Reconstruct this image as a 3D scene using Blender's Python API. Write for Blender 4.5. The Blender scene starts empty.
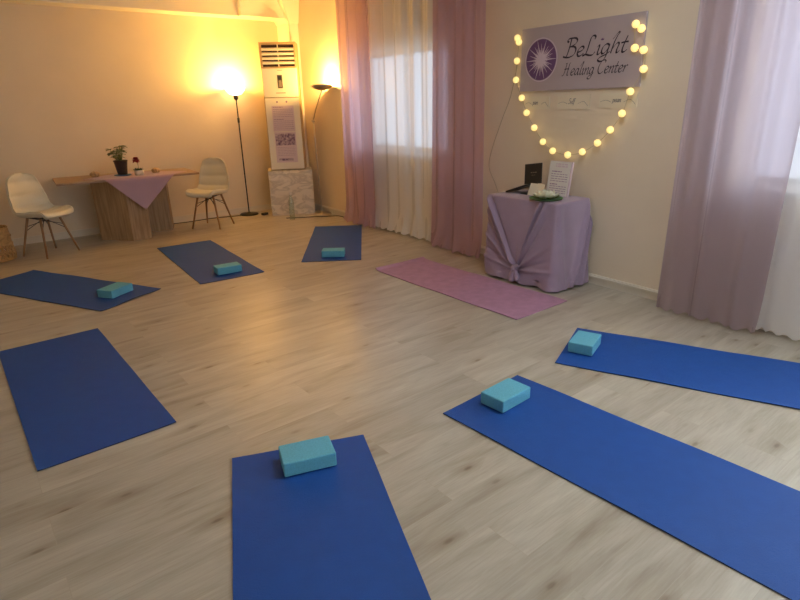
import bpy, bmesh, math, random
from mathutils import Vector, Matrix
R = math.radians
C = bpy.context.scene.collection
random.seed(4)

# ------------------------------------------------------------------ camera
cam = bpy.data.cameras.new('camera'); cam.sensor_width = 36; cam.lens = 36 * 556.8 / 800
cam.clip_start = .05
camo = bpy.data.objects.new('camera', cam); C.objects.link(camo)
right = Vector((.782, -.622, -.0248)); fwd = Vector((.581, .743, -.333)).normalized()
right = (right - fwd * right.dot(fwd)).normalized(); up = right.cross(fwd)
m = Matrix((right, up, -fwd)).transposed().to_4x4(); m.translation = (0, 0, 1.505)
camo.matrix_world = m
bpy.context.scene.camera = camo
vs = bpy.context.scene.view_settings
vs.view_transform = 'Standard'; vs.look = 'None'; vs.gamma = 1; vs.use_curve_mapping = False
vs.exposure = 0.0

# ------------------------------------------------------------------ sky, daylight and added fill lights
w = bpy.data.worlds.new('sky'); bpy.context.scene.world = w; w.use_nodes = True
bg = w.node_tree.nodes['Background']; bg.inputs[0].default_value = (.80, .89, 1, 1); bg.inputs[1].default_value = 2.7

def light(name, kind, loc, energy, col, rot=(0, 0, 0), size=.1, size_y=None):
    l = bpy.data.lights.new(name, kind); l.energy = energy; l.color = col
    if kind == 'AREA':
        l.shape = 'RECTANGLE'; l.size = size; l.size_y = size_y or size
    else:
        l.shadow_soft_size = size
    o = bpy.data.objects.new(name, l); C.objects.link(o); o.location = loc; o.rotation_euler = rot
    return o
light('window_daylight', 'AREA', (4.11, .05, 1.65), 150, (.86, .96, 1), (0, R(90), 0), 1.3, 1.15)
light('added_ceiling_fill', 'AREA', (2.5, 1.5, 2.93), 21, (.86, .95, 1), (0, 0, 0), .9, .9)  # overhead fill added to brighten the foreground, not a known lamp
light('added_side_fill', 'AREA', (3.92, -1.75, 1.6), 12, (.86, .96, 1), (0, R(90), 0), 1.3, 1.6)  # added fill in front of the invented side window, out of view
light('added_rear_fill', 'AREA', (.6, -3.35, 1.65), 2, (.86, .96, 1), (R(90), 0, 0), 2.6, 1.3)  # weak added fill behind the camera, at the invented rear window

# ------------------------------------------------------------------ materials
def mat(name, col, rough=.6, metal=0, bump=0, bscale=60, var=0, vscale=8, emit=None, estr=0, spec=.5, sheen=0, stretch=(1, 1, 1), col2=None):
    m = bpy.data.materials.new(name); m.use_nodes = True
    nt = m.node_tree; N = nt.nodes; L = nt.links; b = N['Principled BSDF']
    b.inputs['Base Color'].default_value = (*col, 1); b.inputs['Roughness'].default_value = rough
    b.inputs['Metallic'].default_value = metal; b.inputs['Specular IOR Level'].default_value = spec
    if sheen: b.inputs['Sheen Weight'].default_value = sheen
    tc = N.new('ShaderNodeTexCoord'); mp = N.new('ShaderNodeMapping'); mp.inputs['Scale'].default_value = stretch
    L.new(tc.outputs['Object'], mp.inputs[0])
    if var or col2:
        n = N.new('ShaderNodeTexNoise'); n.inputs['Scale'].default_value = vscale; n.inputs['Detail'].default_value = 5
        L.new(mp.outputs[0], n.inputs['Vector'])
        r = N.new('ShaderNodeValToRGB'); L.new(n.outputs[0], r.inputs[0])
        a = col2 or tuple(c * (1 - var) for c in col); d = col if col2 else tuple(min(1, c * (1 + var)) for c in col)
        r.color_ramp.elements[0].color = (*a, 1); r.color_ramp.elements[1].color = (*d, 1)
        r.color_ramp.elements[0].position = .35; r.color_ramp.elements[1].position = .65
        L.new(r.outputs[0], b.inputs['Base Color'])
    if bump:
        n = N.new('ShaderNodeTexNoise'); n.inputs['Scale'].default_value = bscale; n.inputs['Detail'].default_value = 3
        L.new(mp.outputs[0], n.inputs['Vector'])
        bu = N.new('ShaderNodeBump'); bu.inputs['Strength'].default_value = bump; bu.inputs['Distance'].default_value = .01
        L.new(n.outputs[0], bu.inputs['Height']); L.new(bu.outputs[0], b.inputs['Normal'])
    if emit:
        b.inputs['Emission Color'].default_value = (*emit, 1); b.inputs['Emission Strength'].default_value = estr
    return m

def cloth_mat(name, col, transp=.3, transl=.5, weave=1400, stripe=0):
    m = bpy.data.materials.new(name); m.use_nodes = True
    nt = m.node_tree; N = nt.nodes; L = nt.links; N.remove(N['Principled BSDF']); out = N['Material Output']
    d = N.new('ShaderNodeBsdfDiffuse'); t = N.new('ShaderNodeBsdfTranslucent'); p = N.new('ShaderNodeBsdfTransparent')
    d.inputs[0].default_value = (*col, 1); t.inputs[0].default_value = (*[c ** .7 for c in col], 1)
    p.inputs[0].default_value = (*[c ** .5 for c in col], 1)
    tc = N.new('ShaderNodeTexCoord'); n = N.new('ShaderNodeTexNoise'); n.inputs['Scale'].default_value = 90
    L.new(tc.outputs['Object'], n.inputs['Vector'])
    bu = N.new('ShaderNodeBump'); bu.inputs['Strength'].default_value = .15; bu.inputs['Distance'].default_value = .005
    L.new(n.outputs[0], bu.inputs['Height']); L.new(bu.outputs[0], d.inputs['Normal'])
    m1 = N.new('ShaderNodeMixShader'); m1.inputs[0].default_value = transl
    L.new(d.outputs[0], m1.inputs[1]); L.new(t.outputs[0], m1.inputs[2])
    m2 = N.new('ShaderNodeMixShader'); m2.inputs[0].default_value = transp
    rf = N.new('ShaderNodeBsdfRefraction'); rf.inputs['IOR'].default_value = 1.12; rf.inputs['Roughness'].default_value = .55
    rf.inputs['Color'].default_value = p.inputs[0].default_value
    m0 = N.new('ShaderNodeMixShader'); m0.inputs[0].default_value = .75
    L.new(p.outputs[0], m0.inputs[1]); L.new(rf.outputs[0], m0.inputs[2])
    L.new(m1.outputs[0], m2.inputs[1]); L.new(m0.outputs[0], m2.inputs[2]); L.new(m2.outputs[0], out.inputs[0])
    if stripe:   # fine woven vertical stripes
        wv = N.new('ShaderNodeTexWave'); wv.bands_direction = 'Y'; wv.inputs['Scale'].default_value = stripe
        L.new(tc.outputs['Object'], wv.inputs['Vector'])
        mr = N.new('ShaderNodeMapRange'); mr.inputs['To Min'].default_value = transp * .7; mr.inputs['To Max'].default_value = transp * 1.3
        L.new(wv.outputs['Fac'], mr.inputs['Value']); L.new(mr.outputs[0], m2.inputs[0])
    return m

def floor_mat():
    m = bpy.data.materials.new('oak_laminate'); m.use_nodes = True
    nt = m.node_tree; N = nt.nodes; L = nt.links; b = N['Principled BSDF']
    tc = N.new('ShaderNodeTexCoord')
    br = N.new('ShaderNodeTexBrick'); br.offset = .37; br.offset_frequency = 2
    br.inputs['Scale'].default_value = 1; br.inputs['Brick Width'].default_value = 1.28; br.inputs['Row Height'].default_value = .19
    br.inputs['Mortar Size'].default_value = .0012; br.inputs['Mortar Smooth'].default_value = .3
    br.inputs['Color1'].default_value = (0, 0, 0, 1); br.inputs['Color2'].default_value = (1, 1, 1, 1); br.inputs['Mortar'].default_value = (.5, .5, .5, 1)
    L.new(tc.outputs['Object'], br.inputs['Vector'])
    # shift the grain per plank
    sx = N.new('ShaderNodeVectorMath'); sx.operation = 'MULTIPLY_ADD'
    L.new(br.outputs['Color'], sx.inputs[0]); sx.inputs[1].default_value = (17, 9, 5); L.new(tc.outputs['Object'], sx.inputs[2])
    def noise(sc, scale, det, dist=0):
        mp = N.new('ShaderNodeMapping'); mp.inputs['Scale'].default_value = sc; L.new(sx.outputs[0], mp.inputs[0])
        n = N.new('ShaderNodeTexNoise'); n.inputs['Scale'].default_value = scale; n.inputs['Detail'].default_value = det
        n.inputs['Distortion'].default_value = dist; L.new(mp.outputs[0], n.inputs['Vector']); return n
    g1 = noise((1, 6, 1), 1.3, 5, 1.1); g2 = noise((1, 15, 1), 8, 7, .6); g3 = noise((1, 4, 1), 1.1, 3, .5)
    r1 = N.new('ShaderNodeValToRGB'); L.new(g1.outputs[0], r1.inputs[0])
    e = r1.color_ramp.elements; e[0].position = .30; e[0].color = (.37, .325, .255, 1); e[1].position = .68; e[1].color = (.52, .485, .41, 1)
    k = r1.color_ramp.elements.new(.46); k.color = (.445, .405, .335, 1)
    r2 = N.new('ShaderNodeValToRGB'); L.new(g2.outputs[0], r2.inputs[0])
    r2.color_ramp.elements[0].position = .3; r2.color_ramp.elements[0].color = (.90, .885, .87, 1)
    r2.color_ramp.elements[1].position = .62; r2.color_ramp.elements[1].color = (1.02, 1.02, 1.02, 1)
    mx = N.new('ShaderNodeMixRGB'); mx.blend_type = 'MULTIPLY'; mx.inputs[0].default_value = 1
    L.new(r1.outputs[0], mx.inputs[1]); L.new(r2.outputs[0], mx.inputs[2])
    # plank to plank tone
    r3 = N.new('ShaderNodeValToRGB'); L.new(br.outputs['Color'], r3.inputs[0])
    r3.color_ramp.elements[0].color = (.90, .89, .88, 1); r3.color_ramp.elements[1].color = (1.05, 1.05, 1.05, 1)
    m2 = N.new('ShaderNodeMixRGB'); m2.blend_type = 'MULTIPLY'; m2.inputs[0].default_value = 1
    L.new(mx.outputs[0], m2.inputs[1]); L.new(r3.outputs[0], m2.inputs[2])
    # knots
    mp = N.new('ShaderNodeMapping'); mp.inputs['Scale'].default_value = (2.4, 6.2, 1); L.new(sx.outputs[0], mp.inputs[0])
    vo = N.new('ShaderNodeTexVoronoi'); vo.voronoi_dimensions = '2D'; vo.inputs['Scale'].default_value = 1.0; L.new(mp.outputs[0], vo.inputs['Vector'])
    r4 = N.new('ShaderNodeValToRGB'); L.new(vo.outputs['Distance'], r4.inputs[0])
    r4.color_ramp.elements[0].position = .03; r4.color_ramp.elements[0].color = (.46, .37, .29, 1)
    r4.color_ramp.elements[1].position = .30; r4.color_ramp.elements[1].color = (1, 1, 1, 1)
    kk = r4.color_ramp.elements.new(.075); kk.color = (.78, .73, .67, 1)
    kk = r4.color_ramp.elements.new(.18); kk.color = (.90, .87, .84, 1)
    sp = N.new('ShaderNodeSeparateColor'); L.new(vo.outputs['Color'], sp.inputs[0])
    th = N.new('ShaderNodeMapRange'); th.inputs['From Min'].default_value = .42; th.inputs['From Max'].default_value = 1.05; L.new(sp.outputs[0], th.inputs['Value'])
    m3 = N.new('ShaderNodeMixRGB'); m3.blend_type = 'MULTIPLY'; L.new(th.outputs[0], m3.inputs[0])
    L.new(m2.outputs[0], m3.inputs[1]); L.new(r4.outputs[0], m3.inputs[2])
    # seams
    m4 = N.new('ShaderNodeMixRGB'); m4.blend_type = 'MIX'; L.new(br.outputs['Fac'], m4.inputs[0])
    L.new(m3.outputs[0], m4.inputs[1]); m4.inputs[2].default_value = (.42, .37, .295, 1)
    L.new(m4.outputs[0], b.inputs['Base Color'])
    rr = N.new('ShaderNodeMapRange'); rr.inputs['To Min'].default_value = .27; rr.inputs['To Max'].default_value = .38
    L.new(g2.outputs[0], rr.inputs['Value']); L.new(rr.outputs[0], b.inputs['Roughness'])
    bu = N.new('ShaderNodeBump'); bu.inputs['Strength'].default_value = .12; bu.inputs['Distance'].default_value = .004
    L.new(g2.outputs[0], bu.inputs['Height']); L.new(bu.outputs[0], b.inputs['Normal'])
    b.inputs['Specular IOR Level'].default_value = .5
    return m

M = {}
M['floor'] = floor_mat()
M['wall'] = mat('cream_plaster', (.80, .69, .54), .75, bump=.12, bscale=18, var=.025, vscale=2)
M['ceil'] = mat('ceiling_paint', (.84, .78, .68), .8, bump=.05)
M['trim'] = mat('cream_trim', (.74, .68, .58), .5)
M['mat_blue'] = mat('blue_foam', (.006, .068, .32), .62, bump=.3, bscale=260, var=.04, vscale=14, spec=.33)
M['mat_edge_shade'] = mat('blue_foam_edge_shade', (.008, .015, .06), .8)  # dark blue on sides and underside: shadow along the mat edges, painted in
M['mat_lilac'] = mat('lilac_foam', (.42, .235, .38), .7, bump=.3, bscale=260, var=.08, vscale=14)
M['block'] = mat('turquoise_foam', (.12, .44, .60), .75, bump=.35, bscale=220, var=.08, vscale=120)
M['white_vinyl'] = mat('cream_leatherette', (.78, .74, .60), .5, bump=.1, bscale=120)
M['beech'] = mat('beech_wood', (.36, .20, .09), .5, var=.2, vscale=20, stretch=(1, 1, .1))
M['black'] = mat('black_metal', (.012, .011, .011), .45)
M['blackp'] = mat('black_plastic', (.018, .018, .018), .4)
M['chrome'] = mat('brushed_steel', (.55, .50, .43), .3, metal=.9)
M['oak'] = mat('table_oak', (.46, .31, .17), .55, var=.0, vscale=5, stretch=(9, 9, .6), col2=(.31, .19, .095), bump=.05)
M['oak_top'] = mat('tabletop_oak', (.42, .29, .19), .5, vscale=5, stretch=(.7, 9, 9), col2=(.34, .23, .15))
M['lilac_cloth'] = mat('lilac_cotton', (.35, .26, .37), .9, bump=.15, bscale=350, sheen=.3, var=.04)
M['pink_cloth'] = mat('mauve_runner', (.46, .31, .40), .9, bump=.1, bscale=300, sheen=.3)
M['mauve'] = cloth_mat('mauve_sheer', (.64, .44, .55), .22, .5)
M['mauve2'] = cloth_mat('mauve_striped_sheer', (.50, .40, .45), .17, .5, stripe=22)
M['white_sheer'] = cloth_mat('white_sheer', (.96, .94, .93), .22, .13)
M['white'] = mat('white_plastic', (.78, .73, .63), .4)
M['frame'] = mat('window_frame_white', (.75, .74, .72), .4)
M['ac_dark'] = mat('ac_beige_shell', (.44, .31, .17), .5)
M['grille_dark'] = mat('grille_void', (.05, .028, .018), .7)
M['screen'] = mat('display_grey', (.12, .10, .08), .25)
M['paper'] = mat('lavender_paper', (.66, .54, .60), .8)
M['paper_w'] = mat('white_paper', (.76, .73, .70), .8)
M['ink'] = mat('violet_ink', (.34, .22, .36), .8)
M['photo'] = mat('printed_photo', (.55, .45, .52), .6, vscale=34, col2=(.14, .07, .16))
M['pot_dark'] = mat('dark_pot', (.07, .045, .04), .5)
M['pot_white'] = mat('white_glazed_pot', (.7, .66, .62), .3)
M['tray'] = mat('blue_saucer', (.10, .22, .38), .5)
M['leaf'] = mat('leaf_green', (.10, .15, .035), .5, vscale=60, col2=(.42, .44, .20))
M['moss'] = mat('dark_foliage', (.03, .06, .02), .7, var=.4, vscale=60)
M['stem'] = mat('stem_green', (.16, .22, .06), .6)
M['red'] = mat('red_petal', (.35, .01, .02), .6)
M['stone'] = mat('salt_stone', (.60, .40, .20), .6, bump=.6, bscale=40, var=.3, vscale=25)
M['petal'] = mat('white_petal', (.80, .80, .66), .6)
M['lotus_leaf'] = mat('lotus_leaf', (.06, .17, .04), .45, var=.3, vscale=30)
M['sign'] = mat('lilac_sign_board', (.46, .39, .42), .6)
M['letter'] = mat('black_lettering', (.025, .015, .03), .5)
M['emblem'] = mat('purple_print', (.15, .07, .19), .6)
M['ray'] = mat('pale_print', (.66, .56, .66), .6)
M['card'] = mat('cream_card', (.80, .72, .56), .7)
M['card_ink'] = mat('grey_ink', (.16, .15, .17), .7)
M['wire'] = mat('clear_wire', (.45, .38, .25), .4)
M['cord'] = mat('grey_cord', (.25, .2, .16), .6)
M['wicker'] = mat('wicker', (.55, .33, .13), .7, var=.15, vscale=40, bump=.2, bscale=60)
M['radiator'] = mat('radiator_enamel', (.74, .70, .66), .4)
M['terrace'] = mat('outside_concrete', (.5, .5, .5), .9)

def marble():
    m = mat('marble_film', (.72, .66, .58), .35)
    N = m.node_tree.nodes; L = m.node_tree.links; b = N['Principled BSDF']
    tc = N.new('ShaderNodeTexCoord'); n = N.new('ShaderNodeTexNoise'); n.inputs['Scale'].default_value = 4; n.inputs['Detail'].default_value = 8
    n.inputs['Distortion'].default_value = .8
    mp = N.new('ShaderNodeMapping'); mp.inputs['Rotation'].default_value = (0, .6, 0); mp.inputs['Scale'].default_value = (1, 1, 2.2)
    L.new(tc.outputs['Object'], mp.inputs[0]); L.new(mp.outputs[0], n.inputs['Vector'])
    r = N.new('ShaderNodeValToRGB'); L.new(n.outputs[0], r.inputs[0]); e = r.color_ramp.elements
    e[0].position = .42; e[0].color = (.80, .72, .62, 1); e[1].position = .60; e[1].color = (.78, .70, .60, 1)
    k = e.new(.49); k.color = (.55, .48, .41, 1)
    L.new(r.outputs[0], b.inputs['Base Color']); return m
M['marble'] = marble()

def glass(name, col, rough=.05, tr=.85):
    m = bpy.data.materials.new(name); m.use_nodes = True
    N = m.node_tree.nodes; L = m.node_tree.links; N.remove(N['Principled BSDF'])
    t = N.new('ShaderNodeBsdfTransparent'); t.inputs[0].default_value = (*col, 1)
    g = N.new('ShaderNodeBsdfGlossy'); g.inputs['Roughness'].default_value = rough
    mx = N.new('ShaderNodeMixShader'); mx.inputs[0].default_value = 1 - tr
    L.new(t.outputs[0], mx.inputs[1]); L.new(g.outputs[0], mx.inputs[2]); L.new(mx.outputs[0], N['Material Output'].inputs[0])
    return m
M['pane'] = glass('window_glass', (.95, .97, 1), tr=.93)
M['bottle'] = glass('bottle_glass', (.80, .88, .80), .15, tr=.72)
M['bulb'] = mat('glowing_bulb', (.9, .75, .4), .5, emit=(1, .72, .24), estr=1.0)
M['shade_glow'] = mat('frosted_glass_lit', (.9, .8, .6), .5, emit=(1, .62, .24), estr=9)

# ------------------------------------------------------------------ mesh helpers
def link(name, bm, m, parent=None, smooth=False, loc=None, rotz=0):
    me = bpy.data.meshes.new(name); bm.normal_update(); bm.to_mesh(me); bm.free()
    for mm in (m if isinstance(m, (list, tuple)) else [m]): me.materials.append(M[mm])
    if smooth:
        for p in me.polygons: p.use_smooth = True
    o = bpy.data.objects.new(name, me); C.objects.link(o)
    if parent: o.parent = parent
    if loc: o.location = loc
    o.rotation_euler[2] = rotz
    return o
def thing(name, label, cat, loc=(0, 0, 0), rotz=0, group=None):
    o = bpy.data.objects.new(name, None); C.objects.link(o); o.location = loc; o.rotation_euler[2] = rotz
    o.empty_display_size = .1
    return tag(o, label, cat, group)
def tag(o, label=None, cat=None, group=None, kind=None):
    if label: o['label'] = label
    if cat: o['category'] = cat
    if group: o['group'] = group
    if kind: o['kind'] = kind
    return o
def struct(name, bm, m, **k):
    o = link(name, bm, m, **k); o['kind'] = 'structure'; return o
def box(bm, x0, x1, y0, y1, z0, z1, bev=0, seg=2):
    r = bmesh.ops.create_cube(bm, size=1); vs_ = r['verts']
    for v in vs_:
        v.co = Vector(((x0 + x1) / 2 + v.co.x * (x1 - x0), (y0 + y1) / 2 + v.co.y * (y1 - y0), (z0 + z1) / 2 + v.co.z * (z1 - z0)))
    if bev:
        es = list({e for v in vs_ for e in v.link_edges})
        bmesh.ops.bevel(bm, geom=es, offset=bev, segments=seg, affect='EDGES', profile=.6)
    return bm
def B(*a, **k): return box(bmesh.new(), *a, **k)
def tube(bm, pts, rad, n=8, cap=True):
    pts = [Vector(p) for p in pts]; rads = rad if isinstance(rad, (list, tuple)) else [rad] * len(pts)
    rings = []; prev = None
    for i, p in enumerate(pts):
        d = (pts[min(i + 1, len(pts) - 1)] - pts[max(i - 1, 0)]).normalized()
        a = d.cross(Vector((0, 0, 1)) if abs(d.z) < .95 else Vector((1, 0, 0))).normalized() if prev is None else (prev - d * prev.dot(d)).normalized()
        prev = a; b = d.cross(a)
        rings.append([bm.verts.new(p + (a * math.cos(2 * math.pi * k / n) + b * math.sin(2 * math.pi * k / n)) * rads[i]) for k in range(n)])
    for i in range(len(rings) - 1):
        for k in range(n): bm.faces.new((rings[i][k], rings[i][(k + 1) % n], rings[i + 1][(k + 1) % n], rings[i + 1][k]))
    if cap: bm.faces.new(rings[0][::-1]); bm.faces.new(rings[-1])
    return bm
def T(pts, rad, n=8, cap=True): return tube(bmesh.new(), pts, rad, n, cap)
def lathe(bm, prof, cx=0, cy=0, n=32, close=True, sq=None):
    rings = []
    for r, z in prof:
        rings.append([bm.verts.new((cx + r * math.cos(2 * math.pi * k / n), cy + r * math.sin(2 * math.pi * k / n), z)) for k in range(n)])
    for i in range(len(rings) - 1):
        for k in range(n): bm.faces.new((rings[i][k], rings[i][(k + 1) % n], rings[i + 1][(k + 1) % n], rings[i + 1][k]))
    if close: bm.faces.new(rings[0][::-1]); bm.faces.new(rings[-1])
    return bm
def Lt(prof, **k): return lathe(bmesh.new(), prof, **k)
def smooth_path(pts, sub=6):
    out = []; P = [Vector(p) for p in pts]
    for i in range(len(P) - 1):
        a = P[max(i - 1, 0)]; b = P[i]; c = P[i + 1]; d = P[min(i + 2, len(P) - 1)]
        for k in range(sub):
            t = k / sub
            out.append(.5 * ((2 * b) + (c - a) * t + (2 * a - 5 * b + 4 * c - d) * t * t + (3 * b - a - 3 * c + d) * t ** 3))
    out.append(P[-1]); return out
def prism(bm, pts, z0, z1):
    a = [bm.verts.new((x, y, z0)) for x, y in pts]; b = [bm.verts.new((x, y, z1)) for x, y in pts]
    n = len(pts); bm.faces.new(a[::-1]); bm.faces.new(b)
    for i in range(n): bm.faces.new((a[i], a[(i + 1) % n], b[(i + 1) % n], b[i]))
    bmesh.ops.recalc_face_normals(bm, faces=bm.faces); return bm

# right wall: runs slightly off the y axis
SL = .035
def wx(y): return 4.12 + SL * (y - 2.3)
WROT = R(-92)            # local +x = rightwards seen from the room, local +y = into the wall
H = 3.0

# ------------------------------------------------------------------ room shell
struct('floor', B(-2.6, 4.75, -3.6, 8.25, -.1, 0), 'floor')
struct('ceiling', B(-2.6, 4.75, -3.6, 8.25, H, H + .1), 'ceil')
struct('wall_back', B(-2.6, 4.75, 8.05, 8.25, 0, H), 'wall')
struct('wall_left', B(-2.7, -2.5, -3.6, 8.25, 0, H), 'wall')
# unseen rear wall with one window opening added to let in light
def wall_with_holes(L0, L1, holes, fn):
    """boxes between holes along a run; fn(bm,a,b,z0,z1) adds a slab"""
    bm = bmesh.new(); cur = L0
    for a, b, z0, z1 in holes:
        fn(bm, cur, a, 0, H); fn(bm, a, b, 0, z0); fn(bm, a, b, z1, H); cur = b
    fn(bm, cur, L1, 0, H); return bm
struct('wall_rear', wall_with_holes(-2.6, 4.2, [(-.8, 2.0, .9, 2.3)], lambda bm, a, b, z0, z1: box(bm, a, b, -3.6, -3.42, z0, z1)), 'wall')
def rslab(bm, a, b, z0, z1):
    pts = [(wx(a), a), (wx(b), b), (wx(b) + .28, b), (wx(a) + .28, a)]
    prism(bm, pts, z0, z1)
W1 = (4.56, 6.26, .95, 2.10); W2 = (-.60, 1.62, .92, 2.45); W3 = (-2.6, -.95, .92, 2.3)  # W3 is an unseen window, added as a light source
struct('wall_right', wall_with_holes(-3.6, 8.25, [W3, W2, W1], rslab), 'wall')
for i, (a, b, z0, z1) in enumerate((W1, W2, W3), 1):
    L_ = b - a; cy = (a + b) / 2
    fr = bmesh.new()
    for x0, x1, q0, q1 in ((-L_ / 2, L_ / 2, z0, z0 + .06), (-L_ / 2, L_ / 2, z1 - .06, z1), (-L_ / 2, -L_ / 2 + .06, z0 + .06, z1 - .06), (L_ / 2 - .06, L_ / 2, z0 + .06, z1 - .06), (-.045, .045, z0 + .06, z1 - .06)):
        box(fr, x0, x1, .16, .21, q0, q1)
    f = struct('window_%d' % i, fr, 'frame', loc=(wx(cy), cy, 0), rotz=WROT)
    link('pane', B(-L_ / 2 + .05, L_ / 2 - .05, .18, .188, z0 + .05, z1 - .05), 'pane', f)
    link('sill', B(-L_ / 2, L_ / 2, -.02, .16, z0 - .03, z0 + .002), 'frame', f)
fr = bmesh.new()
for x0, x1, q0, q1 in ((-.8, 2, .9, .96), (-.8, 2, 2.24, 2.3), (-.8, -.74, .96, 2.24), (1.94, 2, .96, 2.24), (.57, .63, .96, 2.24)): box(fr, x0, x1, -3.56, -3.51, q0, q1)
f = struct('window_4', fr, 'frame'); link('pane', B(-.75, 1.95, -3.54, -3.532, .95, 2.25), 'pane', f)  # rear window out of view, added for its light
# baseboards
struct('baseboard_back', B(-2.5, 4.3, 8.033, 8.052, 0, .085), 'trim')
bm = bmesh.new(); prism(bm, [(wx(-3.4) - .016, -3.4), (wx(8.03) - .016, 8.03), (wx(8.03) + .002, 8.03), (wx(-3.4) + .002, -3.4)], 0, .082)
struct('baseboard_right', bm, 'trim')
bm = bmesh.new(); prism(bm, [(wx(-3.4) - .03, -3.4), (wx(7.6) - .03, 7.6), (wx(7.6) - .016, 7.6), (wx(-3.4) - .016, -3.4)], .058, .074)
struct('trim_1', bm, 'trim')
# soffit above the back wall, boxed pipe in the corner with its haunch
struct('trim_2', B(-2.5, 3.48, 7.78, 8.05, 2.655, H), 'ceil')
struct('trim_3', B(3.48, 4.17, 7.70, 8.05, 2.655, H), 'ceil')
struct('trim_4', B(4.17, 4.34, 7.68, 8.05, 0, 2.62), 'ceil')
bm = bmesh.new()
lo = [(4.16, 7.66), (4.34, 7.66), (4.34, 8.05), (4.16, 8.05)]; hi = [(3.97, 7.56), (4.34, 7.56), (4.34, 8.05), (3.97, 8.05)]
a = [bm.verts.new((x, y, 2.60)) for x, y in lo]; b = [bm.verts.new((x, y, H)) for x, y in hi]
bm.faces.new(a[::-1]); bm.faces.new(b)
for i in range(4): bm.faces.new((a[i], a[(i + 1) % 4], b[(i + 1) % 4], b[i]))
bmesh.ops.recalc_face_normals(bm, faces=bm.faces)
struct('trim_5', bm, 'ceil')
# curtain rail under the ceiling
bm = bmesh.new(); prism(bm, [(wx(-.9) - .16, -.9), (wx(6.45) - .16, 6.45), (wx(6.45) - .09, 6.45), (wx(-.9) - .09, -.9)], H - .035, H)
struct('trim_6', bm, 'frame')

# ------------------------------------------------------------------ curtains
def curtain(name, label, y0, y1, m, off=.12, amp=.03, waves=7, hem=.04, seed=0, spread=0, group=None, tighten=.0, zb=.012):
    rnd = random.Random(seed); bm = bmesh.new(); nu = int(waves * 14); nz = 46
    ph = [rnd.uniform(0, 6.28) for _ in range(6)]
    rows = []
    for j in range(nz + 1):
        t = j / nz; z = zb + (H - .036 - zb) * (t ** 1.15)
        row = []
        for i in range(nu + 1):
            u = i / nu
            uu = u + .012 * math.sin(5 * u * 6.28 + ph[0] + 2.2 * t) * (1 - t)
            d = amp * (.55 + .45 * t) * math.sin(uu * waves * 6.28 + ph[1] + .7 * math.sin(3 * u * 6.28 + ph[2]) + .5 * (1 - t) * math.sin(2 * 6.28 * u + ph[3]))
            d += amp * .35 * math.sin(uu * waves * 2.3 * 6.28 + ph[4]) * t
            if z < .35:
                q = (1 - (z - zb) / .34) ** 2
                d -= hem * q * (.55 + .45 * math.sin(u * waves * 1.7 * 6.28 + ph[5]))
            wsp = 1 + spread * (1 - t)
            y = (y0 + y1) / 2 + (uu - .5) * (y1 - y0) * wsp
            if z < .05: zz = z + .012 * (1 + math.sin(u * waves * 2.7 * 6.28 + ph[0]))
            else: zz = z
            row.append(bm.verts.new((wx(y) - off + d, y, zz)))
        rows.append(row)
    for j in range(nz):
        for i in range(nu): bm.faces.new((rows[j][i], rows[j][i + 1], rows[j + 1][i + 1], rows[j + 1][i]))
    o = link(name, bm, m, smooth=True); return tag(o, label, 'curtain', group)
curtain('curtain', 'mauve sheer curtain in the far corner beside the chrome floor lamp', 5.62, 6.36, 'mauve', off=.175, amp=.03, waves=3.4, seed=1, spread=.02, hem=.06)
curtain('curtain', 'white sheer curtain hanging between the two mauve ones', 4.46, 5.88, 'white_sheer', off=.085, amp=.020, waves=5.5, seed=2, hem=.05)
curtain('curtain', 'mauve sheer curtain hanging just left of the draped table', 3.76, 4.51, 'mauve', off=.185, amp=.028, waves=2.7, seed=3, spread=.10, hem=.06)
curtain('curtain', 'wide greyish mauve striped curtain right of the lit sign', 1.20, 1.90, 'mauve2', off=.175, amp=.028, waves=3.2, seed=8, hem=.03)
curtain('curtain', 'white sheer curtain at the right edge beside the striped mauve one', -.62, 1.26, 'white_sheer', off=.08, amp=.018, waves=9, seed=5, hem=.012)

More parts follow.
